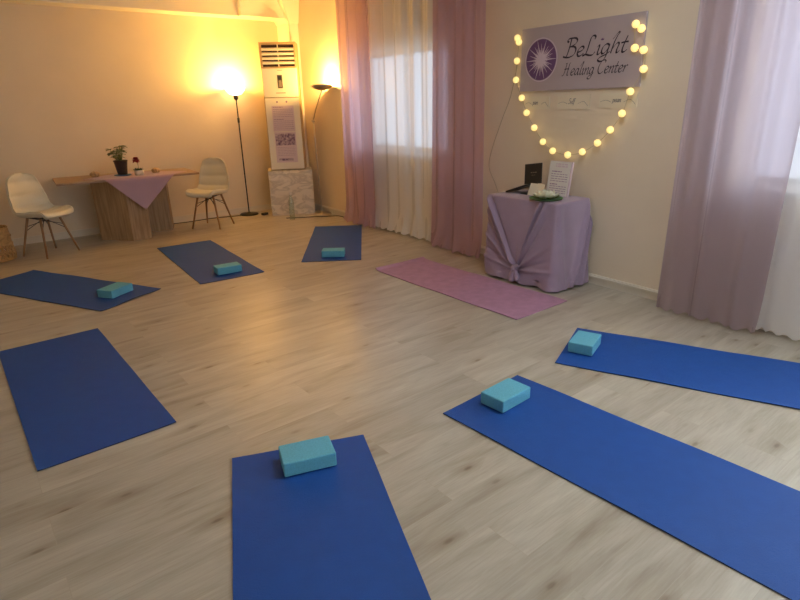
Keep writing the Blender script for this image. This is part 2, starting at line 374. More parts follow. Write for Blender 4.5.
# ------------------------------------------------------------------ yoga mats
def yoga_mat(label, x, y, ang, L_=1.74, W_=.61, m='mat_blue', curl0=0, warp=.0, seed=0, name='yoga_mat', grp='blue yoga mats laid in a ring on the floor'):
    """corner at origin, width along local x, length along local -y"""
    rnd = random.Random(seed); bm = bmesh.new(); nx, ny = 16, 44; T_ = .005
    p1, p2 = rnd.uniform(0, 6), rnd.uniform(0, 6)
    def hgt(u, v):
        e = math.exp(-v * L_ / .035) * curl0
        edge = math.exp(-v * L_ / .10) * .004 * (1 + math.sin(u * 9 + p1))
        side = math.exp(-min(u, 1 - u) * W_ / .03) * .0018 * (1 + math.sin(v * 16 + p2))
        return .0005 + e + edge * (warp > 0) + side + warp * max(0, math.sin(v * 3.1 + p1) * math.sin(u * 3 + p2)) * math.exp(-((v - .75) / .16) ** 2)
    top = [[bm.verts.new((W_ * i / nx, -L_ * j / ny, hgt(i / nx, j / ny) + T_)) for i in range(nx + 1)] for j in range(ny + 1)]
    bot = [[bm.verts.new((W_ * i / nx, -L_ * j / ny, hgt(i / nx, j / ny))) for i in range(nx + 1)] for j in range(ny + 1)]
    for j in range(ny):
        for i in range(nx):
            bm.faces.new((top[j][i], top[j + 1][i], top[j + 1][i + 1], top[j][i + 1]))
            bm.faces.new((bot[j][i], bot[j][i + 1], bot[j + 1][i + 1], bot[j + 1][i])).material_index = 1
    def side(a, b, c, d):
        f_ = bm.faces.new((a, b, c, d)); f_.material_index = 1
    for j in range(ny):
        side(top[j][0], bot[j][0], bot[j + 1][0], top[j + 1][0]); side(top[j][nx], top[j + 1][nx], bot[j + 1][nx], bot[j][nx])
    for i in range(nx):
        side(top[0][i], top[0][i + 1], bot[0][i + 1], bot[0][i]); side(top[ny][i], bot[ny][i], bot[ny][i + 1], top[ny][i + 1])
    bmesh.ops.recalc_face_normals(bm, faces=bm.faces)
    edge = 'mat_edge_shade' if m == 'mat_blue' else 'mat_lilac'
    o = link(name, bm, [m, edge], smooth=False, loc=(x, y, 0), rotz=R(ang))
    return tag(o, label, 'yoga mat', grp)
yoga_mat('blue yoga mat at the bottom centre, nearest of the mats with a turquoise block', .71, 2.176, -22.4, 1.74, .61, seed=1)
yoga_mat('blue yoga mat running from mid floor to the bottom right corner', 1.696, 1.837, 2.6, 1.95, .61, seed=2)
yoga_mat('blue yoga mat furthest right, below the striped mauve curtain', 2.601, 1.823, 22.6, 1.74, .61, seed=3)
yoga_mat('bare blue yoga mat at the left with no block on it', .59, 4.363, 180.8, 1.705, .61, seed=4).location = (.615, 2.66, 0)
yoga_mat('blue yoga mat at the left edge pointing towards the white chair by the basket', 1.236, 5.024, -152.8, 1.74, .61, seed=5, warp=.006)
yoga_mat('blue yoga mat in front of the wooden console table', 1.669, 6.647, -4.0, 1.74, .61, seed=6)
yoga_mat('blue yoga mat in front of the marble look box, the smallest looking', 3.598, 6.367, -35.0, 1.74, .61, seed=7)
pm = yoga_mat('lilac pink yoga mat laid beside the cloth draped table', 2.975, 4.174, 0, 1.735, .605, 'mat_lilac', seed=8, curl0=.022, grp=None)

def yoga_block(label, x, y, ang, w_=.23, d_=.15, h_=.068, zz=.0055):
    o = link('yoga_block', B(0, w_, 0, d_, 0, h_, bev=.008, seg=3), 'block', loc=(x, y, zz + .003), rotz=R(ang), smooth=False)
    return tag(o, label, 'yoga block', 'turquoise foam yoga blocks on the mats')
yoga_block('turquoise foam block on the bottom centre blue mat, largest in view', .825, 1.886, -18.4)
yoga_block('turquoise foam block on the mat that runs to the bottom right corner', 1.917, 1.63, 2.8)
yoga_block('turquoise foam block at the corner of the rightmost blue mat', 2.831, 1.722, 19, .22, .15)
yoga_block('turquoise foam block on the mat at the left edge of the floor', .835, 5.004, 33, .24, .16)
yoga_block('turquoise foam block on the mat before the wooden console table', 1.77, 5.052, -5, .235, .14)
yoga_block('turquoise foam block on the furthest mat, before the marble look box', 2.835, 4.931, -38, .235, .14)

# ------------------------------------------------------------------ padded shell chairs
def make_chair(label, x, y, ang):
    t = thing('shell_chair', label, 'chair', (x, y, 0), R(ang), 'cream padded shell chairs by the console table')
    prof = smooth_path([(-.235, .425, 0), (-.215, .452, 0), (-.12, .452, 0), (.02, .437, 0), (.12, .445, 0), (.185, .505, 0), (.215, .60, 0), (.238, .70, 0), (.256, .82, 0), (.258, .885, 0)], 6)
    n = len(prof) - 1
    wk = [(0, .13), (.06, .18), (.2, .225), (.4, .235), (.55, .225), (.7, .215), (.82, .19), (.92, .150), (.97, .105), (1, .045)]
    def wid(s):
        for (a, wa), (b, wb) in zip(wk, wk[1:]):
            if s <= b: return wa + (wb - wa) * (s - a) / (b - a)
        return wk[-1][1]
    nx = 16
    def sheet(bm, off0, off1, quilt, shrink):
        def P(i, k, side):
            s = i / n; p = prof[i]; d = (prof[min(i + 1, n)] - prof[max(i - 1, 0)]).normalized()
            nrm = Vector((-d.y, d.x, 0)); tt = -1 + 2 * k / nx
            w_ = wid(s) * shrink
            xx = w_ * math.sin(tt * math.pi / 2 * .96)
            off = off1 if side else off0
            lift = .055 * abs(tt) ** 3 * (1 if .1 < s else s * 10)
            if side and quilt:
                puff = .5 + .5 * abs(math.sin(s * 7.0 * math.pi)) ** .6
                off = off0 + (off1 + .006 - off0) * puff * (1 - .75 * abs(tt) ** 6)
                if s > .45:
                    gx, gz = min(abs(tt - .33), abs(tt + .33)), abs(math.sin(s * 7.0 * math.pi))
                    off -= .010 * math.exp(-(gx / .10) ** 2 - (gz / .35) ** 2)
            q = p + nrm * (off + lift)
            return bm.verts.new((xx, q.x, q.y))
        A = [[P(i, k, 1) for k in range(nx + 1)] for i in range(n + 1)]
        Bq = [[P(i, k, 0) for k in range(nx + 1)] for i in range(n + 1)]
        for i in range(n):
            for k in range(nx):
                bm.faces.new((A[i][k], A[i][k + 1], A[i + 1][k + 1], A[i + 1][k])); bm.faces.new((Bq[i][k], Bq[i + 1][k], Bq[i + 1][k + 1], Bq[i][k + 1]))
            bm.faces.new((A[i][0], A[i + 1][0], Bq[i + 1][0], Bq[i][0])); bm.faces.new((A[i][nx], Bq[i][nx], Bq[i + 1][nx], A[i + 1][nx]))
        for k in range(nx):
            bm.faces.new((A[0][k], Bq[0][k], Bq[0][k + 1], A[0][k + 1])); bm.faces.new((A[n][k], A[n][k + 1], Bq[n][k + 1], Bq[n][k]))
        bmesh.ops.recalc_face_normals(bm, faces=bm.faces)
        return bm
    link('shell', sheet(bmesh.new(), -.012, 0, False, 1), 'white_vinyl', t, smooth=True)
    link('cushion', sheet(bmesh.new(), 0, .034, True, .97), 'white_vinyl', t, smooth=True)
    for sx in (-1, 1):
        for sy in (-1, 1):
            link('leg', T([(sx * .11, sy * .10 + .0, .425), (sx * .20, sy * .19, 0)], [.014, .010], 10), 'beech', t, smooth=True)
    bm = bmesh.new()
    for a, b in (((-.14, -.13, .32), (.11, .10, .42)), ((.14, -.13, .32), (-.11, .10, .42)), ((-.14, .13, .32), (.11, -.10, .42)), ((.14, .13, .32), (-.11, -.10, .42)),
                 ((-.15, -.14, .27), (.15, -.14, .27)), ((-.15, .14, .27), (.15, .14, .27)), ((-.15, -.14, .27), (0, .0, .40)), ((.15, -.14, .27), (0, 0, .40)), ((-.15, .14, .27), (0, 0, .40)), ((.15, .14, .27), (0, 0, .40))):
        if a[2] == .27 and b[2] == .27: continue
        tube(bm, [a, b], .0035, 6)
    for a, b in (((-.12, -.11, .425), (.12, -.11, .425)), ((-.12, .11, .425), (.12, .11, .425)), ((-.12, -.11, .425), (-.12, .11, .425)), ((.12, -.11, .425), (.12, .11, .425))): tube(bm, [a, b], .007, 6)
    link('brace', bm, 'black', t)
    return t
make_chair('cream padded shell chair at the left, beside the wicker basket', .70, 7.27, 30)
make_chair('cream padded shell chair at the right end of the console table', 2.63, 7.41, -50)

# ------------------------------------------------------------------ console table
TR_ = R(-5)
t = thing('console_table', 'wooden console table with a folded panel pedestal against the back wall', 'table', (1.72, 7.55, 0), TR_)
link('tabletop', B(-.80, .76, -.33, .41, .728, .752, bev=.002), 'oak_top', t)
def wpr(pts): return [((x - 1.72), (y - 7.55)) for x, y in pts]
link('pedestal', prism(bmesh.new(), wpr([(1.28, 7.57), (1.60, 7.25), (1.815, 7.285), (1.835, 7.36), (1.66, 7.80), (1.42, 7.80)]), 0, .728), 'oak', t)
link('pedestal', prism(bmesh.new(), wpr([(1.84, 7.66), (2.14, 7.63), (2.20, 7.82), (1.86, 7.84)]), 0, .728), 'oak', t)
# runner: square cloth laid cornerwise, its front corner hanging over the edge
bm = bmesh.new(); n = 40; hd = .60
yf = -.33 - .006; ztop = .7545
def runner(p, q):
    # p along table, q from front tip backwards (0..1.2); front edge at q0
    q0 = .385
    if q >= q0:
        y_ = yf + (q - q0); z_ = ztop
        if y_ > .40: return None
        return Vector((p, y_, z_ + .001 * math.sin(p * 40)))
    d = q0 - q
    return Vector((p, yf - .004 - .012 * math.sin(d * 5) * (1 + .5 * math.sin(p * 22 + 1)), ztop - d))
g_ = {}
for i in range(n + 1):
    q = .0 + 1.12 * i / n
    half = q if q < hd else (1.2 - q)
    half = max(half, .0)
    for k in range(n + 1):
        p_ = (-1 + 2 * k / n) * half
        v = runner(p_ + .07, q); g_[i, k] = bm.verts.new(v) if v else None
for i in range(n):
    for k in range(n):
        f4 = [g_[i, k], g_[i, k + 1], g_[i + 1, k + 1], g_[i + 1, k]]
        if all(f4):
            try: bm.faces.new(f4)
            except ValueError: pass
bmesh.ops.remove_doubles(bm, verts=bm.verts, dist=.0004); bmesh.ops.recalc_face_normals(bm, faces=bm.faces)
o = link('table_runner', bm, 'pink_cloth', smooth=True, loc=(1.72, 7.55, 0), rotz=TR_)
sol = o.modifiers.new('solid', 'SOLIDIFY'); sol.thickness = .003; sol.offset = 1
tag(o, 'mauve cloth lying cornerwise on the console table with a hanging triangle', 'tablecloth')

def leaf(bm, base, dirv, L_, W_, droop=.3):
    d = Vector(dirv).normalized(); s = d.cross(Vector((0, 0, 1))).normalized(); base = Vector(base); prev = None
    for i in range(6):
        tt = i / 5; c = base + d * L_ * tt + Vector((0, 0, -droop * L_ * tt * tt)); wd = W_ * math.sin(math.pi * (tt * .92 + .06)) * .5
        row = (bm.verts.new(c - s * wd + Vector((0, 0, wd * .3))), bm.verts.new(c), bm.verts.new(c + s * wd + Vector((0, 0, wd * .3))))
        if prev:
            bm.faces.new((prev[0], prev[1], row[1], row[0])); bm.faces.new((prev[1], prev[2], row[2], row[1]))
        prev = row
ZT = .7595
t = thing('potted_plant', 'leafy green plant in a dark tapered pot on the console table', 'plant', (1.645, 7.52, ZT))
t.scale = (1.12, 1.12, 1.06)
link('pot', Lt([(.045, .012), (.048, .014), (.068, .155), (.072, .158), (.072, .17), (.062, .17), (.058, .15), (.001, .148)], n=24), 'pot_dark', t, smooth=True)
link('saucer', Lt([(.07, 0), (.085, .004), (.088, .014), (.082, .014), (.078, .009), (.001, .009)], n=24), 'tray', t, smooth=True)
bm = bmesh.new(); rnd = random.Random(3)
stems = bmesh.new()
for k in range(34):
    a = rnd.uniform(0, 6.28); h_ = rnd.uniform(.18, .33); r_ = rnd.uniform(.01, .085)
    tip = (r_ * math.cos(a), r_ * math.sin(a), h_)
    tube(stems, [(r_ * .3 * math.cos(a), r_ * .3 * math.sin(a), .145), tip], .0018, 5)
    for q in range(3):
        a2 = a + rnd.uniform(-1.3, 1.3); leaf(bm, tip, (math.cos(a2), math.sin(a2), rnd.uniform(-.1, .7)), rnd.uniform(.045, .068), rnd.uniform(.03, .042))
link('foliage', bm, 'leaf', t); link('stems', stems, 'stem', t)
t = thing('potted_flower', 'small white pot with a red flower beside the dark pot', 'plant', (1.805, 7.40, ZT))
t.scale = (1.12, 1.12, 1.08)
link('pot', Lt([(.040, 0), (.045, .005), (.048, .055), (.042, .055), (.040, .045), (.001, .044)], n=24), 'pot_white', t, smooth=True)
bm = bmesh.new()
for k in range(60):
    a = rnd.uniform(0, 6.28); r_ = rnd.uniform(0, .04); leaf(bm, (r_ * math.cos(a), r_ * math.sin(a), .045), (math.cos(a) * .7, math.sin(a) * .7, 1), rnd.uniform(.03, .055), .014, .2)
link('foliage', bm, 'moss', t)
link('stem', T([(0, 0, .045), (.002, .0, .12), (-.012, 0, .185)], .0025, 6), 'stem', t)
bm = bmesh.new()
for k in range(34):
    a = k * 2.4; el = -.9 + 3.0 * (k / 34); leaf(bm, (-.012, 0, .165), (math.cos(a), math.sin(a), el), .044, .036, .15)
link('flower', bm, 'red', t)
def stone(label, x, y, s=1):
    bm = bmesh.new(); bmesh.ops.create_icosphere(bm, subdivisions=3, radius=.05)
    r2 = random.Random(int(x * 100))
    for v in bm.verts:
        d = v.co.normalized(); k = 1 + .10 * math.sin(d.x * 5 + d.y * 4) + .05 * math.sin(d.z * 9 + d.x * 7)
        v.co = Vector((v.co.x * 1.05 * k * s, v.co.y * .9 * k * s, max(v.co.z * .72 * k * s, -.030 * s)))
    # small candle well on top
    for v in bm.verts:
        if v.co.z > .026 * s and math.hypot(v.co.x, v.co.y) < .018: v.co.z -= .014
    o = link('stone_candle_holder', bm, 'stone', smooth=True, loc=(x, y, ZT + .030 * s)); tag(o, label, 'candle holder', 'stone candle holders on the console table')
stone('rough tan stone candle holder left of the potted plant', 1.36, 7.62, 1.05)
stone('rough tan stone candle holder right of the red flower', 2.03, 7.50, .95)

# ------------------------------------------------------------------ wicker basket
t = thing('wicker_basket', 'wicker basket with an openwork lower band at the left edge', 'basket', (.17, 7.36, 0))
bm = bmesh.new(); lathe(bm, [(.190, .17), (.196, .18), (.188, .33), (.178, .352), (.170, .345), (.180, .33), (.186, .18)], n=40, close=False)
for zr, rr in ((.175, .196), (.255, .195), (.35, .180)):
    tube(bm, [(rr * math.cos(k * math.pi / 20), rr * math.sin(k * math.pi / 20), zr) for k in range(41)], .008, 6, cap=False)
link('basket_rim', bm, 'wicker', t, smooth=True)
bm = bmesh.new()
for k in range(26):
    for s_ in (-1, 1):
        pts = []
        for j in range(7):
            a = 2 * math.pi * k / 26 + s_ * .46 * j / 6; z = .02 + .155 * j / 6; pts.append((.200 * math.cos(a) * (1 + .03 * math.sin(j)), .200 * math.sin(a) * (1 + .03 * math.sin(j)), z))
        tube(bm, pts, .008, 5)
for zr in (.012, .03, .10): tube(bm, [(.203 * math.cos(k * math.pi / 20), .203 * math.sin(k * math.pi / 20), zr) for k in range(41)], .007, 6, cap=False)
link('openwork_band', bm, 'wicker', t, smooth=True)
link('basket_bottom', Lt([(.19, .006), (.197, .015), (.19, .02)], n=32), 'wicker', t)

# ------------------------------------------------------------------ floor lamps
t = thing('floor_lamp', 'black uplighter floor lamp shining on the wall left of the cooling unit', 'lamp', (3.35, 7.87, 0), 0)
link('base', Lt([(.132, 0), (.134, .010), (.120, .022), (.03, .030), (.012, .045)], n=40), 'black', t, smooth=True)
link('pole', T([(0, 0, .04), (0, 0, .55), (0, 0, 1.1), (0, 0, 1.615)], .009, 10), 'black', t, smooth=True)
link('switch', Lt([(.012, 1.30), (.016, 1.31), (.016, 1.36), (.012, 1.37)], n=12), 'blackp', t, smooth=True)
link('shade_holder', Lt([(.012, 1.60), (.030, 1.62), (.034, 1.66), (.028, 1.67)], n=20), 'black', t, smooth=True)
o = link('lamp_shade', Lt([(.030, 1.665), (.08, 1.68), (.12, 1.72), (.14, 1.77), (.135, 1.77), (.115, 1.725), (.075, 1.69), (.028, 1.678)], n=32), 'shade_glow', t, smooth=True)
o['label'] = 'glowing frosted glass bowl'
light('uplighter_bulb', 'POINT', (3.35, 7.87, 1.79), 80, (1, .54, .11), size=.045).parent = None
t = thing('floor_lamp', 'chrome floor lamp with a shallow tilted bowl in the far corner', 'lamp', (4.13, 7.08, 0), 0)
link('base', Lt([(.135, 0), (.137, .012), (.125, .022), (.03, .028), (.014, .06)], n=40), 'chrome', t, smooth=True)
J = (-.025, .02, 1.30); TP = (-.01, -.24, 1.70)
link('pole', T([(0, 0, .05), (-.008, .006, .5), (-.02, .014, 1.0), J], .010, 10), 'chrome', t, smooth=True)
link('arm', T([J, (-.02, -.06, 1.45), (-.012, -.18, 1.62), TP], .007, 10), 'chrome', t, smooth=True)
link('joint', T([(J[0] - .018, J[1], J[2]), (J[0] + .018, J[1], J[2])], .016, 12), 'chrome', t, smooth=True)
o = link('lamp_shade', Lt([(.02, -.02), (.055, -.015), (.11, .005), (.15, .03), (.147, .034), (.105, .012), (.055, -.006), (.01, -.008)], n=32), 'chrome', t, smooth=True)
o.location = (TP[0], TP[1], TP[2] + .015); o.rotation_euler = (R(-6), R(5), 0)
link('bulb', Lt([(.012, 0), (.02, .012), (.024, .03), (.018, .048), (.006, .056)], n=16), 'shade_glow', o, smooth=True)
light('reading_bulb', 'POINT', (4.13 + TP[0], 7.08 + TP[1], TP[2] + .10), 62, (1, .56, .14), size=.04)

# ------------------------------------------------------------------ marble-look box, cooling unit, bottle
BR = R(-27)
bx = link('marble_box', B(-.31, .31, 0, .40, 0, .64, bev=.004), 'marble', loc=(3.815, 7.35, 0), rotz=BR)
tag(bx, 'pale veined marble look box under the cooling unit', 'box')
t = thing('air_conditioner', 'tall cream floor standing air conditioner on the marble look box', 'air conditioner', (3.80, 7.385, .64), R(-34))
AW = .232; AH = 1.68; ac = t
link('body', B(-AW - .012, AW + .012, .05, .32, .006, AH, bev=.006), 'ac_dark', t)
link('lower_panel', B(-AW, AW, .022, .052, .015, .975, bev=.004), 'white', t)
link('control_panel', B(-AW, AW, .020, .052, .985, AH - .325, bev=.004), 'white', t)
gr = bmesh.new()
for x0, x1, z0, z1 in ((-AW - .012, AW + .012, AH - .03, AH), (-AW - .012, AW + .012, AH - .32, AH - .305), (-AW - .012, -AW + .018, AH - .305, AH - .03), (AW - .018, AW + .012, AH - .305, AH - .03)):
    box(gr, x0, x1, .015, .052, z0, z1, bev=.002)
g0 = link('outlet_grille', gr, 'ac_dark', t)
link('grille_back', B(-AW + .018, AW - .018, .044, .0505, AH - .305, AH - .03), 'grille_dark', g0)
for k in range(4):
    z = AH - .078 - .056 * k
    bm = B(-AW + .018, AW - .018, .020, .048, -.013, .013)
    for v in bm.verts: v.co.z += (v.co.y - .034) * .6
    o = link('louver', bm, 'white', g0); o.location.z = z - .008
link('divider', B(-.004, .004, .018, .044, AH - .305, AH - .03), 'white', g0)
dsp = link('display', B(-.035, .03, .016, .021, 1.10, 1.27, bev=.001), 'screen', t)
link('display_window', B(-.022, .018, .0135, .0162, 1.21, 1.26), 'blackp', dsp)
link('button_plate', B(-.022, .018, .0135, .0162, 1.115, 1.20), 'cord', dsp)
link('badge', B(-.07, .06, .0185, .0202, 1.035, 1.045), 'cord', t)
link('badge', B(-.03, .04, .0185, .0202, 1.325, 1.330), 'cord', t)

# printed sheets on the unit
def sheet_text(bm, x0, x1, zt, rows, pitch, hgt, y, rnd):
    for r_ in range(rows):
        z = zt - r_ * pitch; x = x0
        while x < x1 - .008:
            l = min(rnd.uniform(.012, .04), x1 - x); box(bm, x, x + l, y, y + .0006, z - hgt, z); x += l + .006
rnd = random.Random(9)
def sheet(label, x0, x1, z0, z1, fill, parent_loc=(3.80, 7.385, .64)):
    s_ = thing('printed_sheet', label, 'poster', parent_loc, R(-34), 'printed sheets on the air conditioner')
    link('paper', B(x0, x1, .0195, .0215, z0, z1), 'paper', s_)
    fill(s_)
def f1(s_):
    bm = bmesh.new(); sheet_text(bm, -.135, .0, .86, 1, .02, .009, .0188, rnd)
    sheet_text(bm, -.135, .135, .83, 5, .024, .005, .0188, rnd); sheet_text(bm, -.135, .0, .70, 1, .02, .009, .0188, rnd); sheet_text(bm, -.135, .135, .675, 5, .026, .005, .0188, rnd)
    link('text_lines', bm, 'ink', s_)
sheet('upper lavender sheet of small print on the air conditioner', -.15, .15, .535, .875, f1)
def f2(s_):
    link('photo', B(-.135, .135, .0188, .0196, .345, .505), 'photo', s_)
    bm = bmesh.new(); sheet_text(bm, -.12, .125, .32, 6, .022, .004, .0188, rnd); link('text_lines', bm, 'ink', s_)
    link('photo_strip', B(-.11, .09, .0188, .0196, .135, .165), 'photo', s_)
sheet('lower lavender sheet with a dark photograph on the air conditioner', -.145, .15, .11, .525, f2)
for cx in (-.07, .06):
    bm = bmesh.new(); vv = [bm.verts.new((cx + .013 * math.cos(k * math.pi / 8), .0213, .925 + .013 * math.sin(k * math.pi / 8))) for k in range(16)]; bm.faces.new(vv)
    link('sticker', bm, 'ink', ac)

t = thing('glass_bottle', 'slim ribbed clear glass bottle standing before the marble look box', 'bottle', (3.62, 7.03, 0))
bp = [(.033, 0), (.038, .006)]
for k in range(14): bp += [(.038 if k % 2 else .035, .02 + k * .016)]
bp += [(.036, .25), (.022, .30), (.014, .33), (.014, .36)]
link('bottle_body', Lt(bp, n=20, close=True), 'bottle', t, smooth=True)
link('cap', Lt([(.016, .352), (.017, .356), (.017, .382), (.014, .386)], n=14), 'radiator', t, smooth=True)
t = tag(link('power_adapter', B(-.045, .045, -.03, .03, 0, .035, bev=.008), 'blackp', loc=(3.50, 7.66, 0), rotz=R(20)), 'small black power adapter on the floor near the black lamp base', 'adapter')
pts = smooth_path([(3.22, 7.86, .006), (3.05, 7.90, .006), (2.8, 7.96, .006), (2.5, 7.94, .006), (2.2, 7.98, .006)], 6)
tag(link('power_cable', T(pts, .006, 6), 'blackp'), 'dark cable along the foot of the back wall', 'cable')
pts = smooth_path([(3.60, 7.18, .006), (3.78, 7.06, .006), (3.95, 6.98, .006), (4.02, 6.90, .006), (4.22, 6.78, .006), (4.20, 6.5, .006)], 6)
tag(link('power_cable', T([p for p in pts], .006, 6), 'blackp'), 'dark cable on the floor in front of the chrome lamp base', 'cable')

# ------------------------------------------------------------------ radiator behind the mauve curtain
t = thing('radiator', 'pale wall heater seen through the mauve curtain left of the draped table', 'radiator', (wx(4.16), 4.16, 0), WROT)
link('radiator_body', B(-.21, .21, -.06, -.004, .42, .74, bev=.006), 'radiator', t)
bm = bmesh.new()
for k in range(13): box(bm, -.18 + k * .03 - .005, -.18 + k * .03 + .005, -.068, -.059, .50, .72)
link('fins', bm, 'radiator', t)

# ------------------------------------------------------------------ draped side table
t = thing('side_table', 'small table hidden beneath the lilac cloth', 'table', (3.90, 3.03, 0), 0)
link('tabletop', B(-.195, .18, -.345, .345, .69, .715, bev=.002), 'oak', t)
for sx in (-.13, .13):
    for sy in (-.31, .31): link('leg', B(sx - .02, sx + .02, sy - .02, sy + .02, 0, .69), 'oak', t)
X0, X1, Y0, Y1 = 3.675, 4.115, 2.655, 3.40
def cloth():
    bm = bmesh.new(); rad = .035; N_ = []
    def seg(a, b, nrm, n, face):
        for i in range(n):
            k = i / n; N_.append((a[0] + (b[0] - a[0]) * k, a[1] + (b[1] - a[1]) * k, nrm[0], nrm[1], face))
    def arc(cx, cy, a0, a1, n):
        for i in range(n):
            a = R(a0 + (a1 - a0) * i / n); N_.append((cx + rad * math.cos(a), cy + rad * math.sin(a), math.cos(a), math.sin(a), 'c'))
    seg((X0, Y1 - rad), (X0, Y0 + rad), (-1, 0), 110, 'f'); arc(X0 + rad, Y0 + rad, 180, 270, 12)
    seg((X0 + rad, Y0), (X1 - rad, Y0), (0, -1), 70, 'r'); arc(X1 - rad, Y0 + rad, 270, 360, 8)
    seg((X1, Y0 + rad), (X1, Y1 - rad), (1, 0), 20, 'b'); arc(X1 - rad, Y1 - rad, 0, 90, 8)
    seg((X1 - rad, Y1), (X0 + rad, Y1), (0, 1), 50, 'l'); arc(X0 + rad, Y1 - rad, 90, 180, 12)
    K = (.37, .125)
    def pd(u, z, a, b):
        ax, ay = a; bx_, by = b; L2 = (bx_ - ax) ** 2 + (by - ay) ** 2
        t_ = max(0, min(1, ((u - ax) * (bx_ - ax) + (z - ay) * (by - ay)) / L2))
        return math.hypot(u - ax - t_ * (bx_ - ax), z - ay - t_ * (by - ay)), t_
    def ridge(u, z, a, b, h_, w_, near=0):
        d, t_ = pd(u, z, a, b); t_c = 1 - t_       # 0 at the knot end, 1 at the far end
        k = math.exp(-(t_c * math.hypot(b[0] - a[0], b[1] - a[1]) / near) ** 2) if near else (1 if t_c < .85 else max(.25, 1 - (t_c - .85) * 5))
        return h_ * math.exp(-(d / (w_ * (.75 + .5 * t_c))) ** 2) * k
    rings = []; nz = 72
    for j in range(nz + 1):
        tz = j / nz; z = .722 - .71 * tz
        ring = []
        for x, y, nx_, ny_, fc in N_:
            fl = .004 + .035 * tz ** 1.4
            d = fl
            if fc in 'fc' and x < X0 + .2 and fc == 'f' or (fc == 'c' and x < X0 + .1):
                u = (Y1 - y)
                for (a, h_, w_, nr) in (((.0, .72), .042, .011, 0), ((.04, .73), -.022, .012, 0), ((.0, .60), .032, .012, .55), ((.0, .50), -.022, .012, .50), ((-.02, .40), .030, .012, .45), ((-.02, .28), -.018, .011, .40), ((-.02, .18), .024, .011, .40),
                                   ((.57, .72), .030, .009, 0), ((.60, .715), -.024, .010, 0), ((.635, .71), .036, .011, 0), ((.68, .66), -.022, .014, .50), ((.80, .46), .026, .016, .34), ((.82, .30), -.016, .014, .30), ((.84, .18), .024, .013, .30), ((.30, .72), -.012, .03, .22), ((.46, .72), .012, .02, .18)):
                    d += ridge(u, z, a, K, h_, w_, nr)
                # pinch: cloth drawn in around the knot, belly under the swags
                rk = math.hypot(u - K[0], z - K[1]); d -= .030 * math.exp(-(rk / .07) ** 2)
                if z < .12: d += .018 * math.sin((u - K[0]) * 22) * (1 - z / .12) * (1 if abs(u - K[0]) > .03 else .2)
            if fc == 'r' or (fc == 'c' and y < Y0 + .1 and x > X0 + .02):
                u = (x - X0)
                for (a, b, h_, w_) in (((.43, .70), (.16, .02), .046, .013), ((.44, .70), (.22, .02), -.034, .014), ((.445, .66), (.29, .02), .044, .015), ((.02, .70), (.10, .02), .010, .03), ((.40, .5), (.12, .02), .012, .018)):
                    d += ridge(u, z, a, b, h_, w_)
                d += .030 * tz ** 2 * (u / .45)
            if fc == 'l': d += .012 * tz * math.sin(x * 60)
            if fc == 'b': d = .004
            # keep clear of the wall
            px, py = x + nx_ * d, y + ny_ * d
            px = min(px, wx(py) - .036)
            zz = z
            if fc in 'frc' and tz > .93: zz = z + .006 * (1 + math.sin(y * 30 + x * 22))
            ring.append(bm.verts.new((px, py, zz)))
        rings.append(ring)
    n = len(N_)
    for j in range(nz):
        for k in range(n): bm.faces.new((rings[j][k], rings[j + 1][k], rings[j + 1][(k + 1) % n], rings[j][(k + 1) % n]))
    # rounded top
    prev = rings[0]
    cx, cy = (X0 + X1) / 2, (Y0 + Y1) / 2
    for s_, dz in ((.985, .0055), (.96, .0075), (.7, .008), (.35, .008)):
        cur = [bm.verts.new((cx + (v.co.x - cx) * s_, cy + (v.co.y - cy) * s_, .722 + dz)) for v in rings[0]]
        for k in range(n): bm.faces.new((prev[k], prev[(k + 1) % n], cur[(k + 1) % n], cur[k]))
        prev = cur
    bm.faces.new(prev)
    bmesh.ops.recalc_face_normals(bm, faces=bm.faces)
    return bm
cl = link('tablecloth', cloth(), 'lilac_cloth', smooth=True)
tag(cl, 'lilac cloth draped to the floor over the side table, knotted at the front', 'tablecloth')
ky, kx, kz = Y1 - .37, X0 - .040, .135
bm = bmesh.new()
def blob(c, r_, sc):
    g0 = bmesh.ops.create_uvsphere(bm, u_segments=16, v_segments=10, radius=r_)
    for v in g0['verts']:
        d = v.co.normalized(); k = 1 + .12 * math.sin(9 * math.atan2(d.y, d.z) + 3 * d.x)
        v.co = Vector((v.co.x * sc[0] * k + c[0], v.co.y * sc[1] * k + c[1], v.co.z * sc[2] * k + c[2]))
blob((kx, ky, kz), .032, (.9, 1.1, 1.0)); blob((kx - .004, ky - .028, kz + .026), .018, (.8, 1.6, .8))
tube(bm, smooth_path([(kx, ky, kz), (kx - .012, ky + .008, kz - .05), (kx - .018, ky + .016, kz - .115)], 5), [.018, .02, .022, .024, .026, .028, .030, .031, .031, .029, .022], 10)
tube(bm, smooth_path([(kx, ky, kz), (kx - .008, ky - .028, kz - .045), (kx - .012, ky - .038, kz - .10)], 5), [.016, .017, .018, .019, .02, .022, .024, .025, .025, .022, .016], 10)
link('knot', bm, 'lilac_cloth', cl, smooth=True)

ZS = .7305
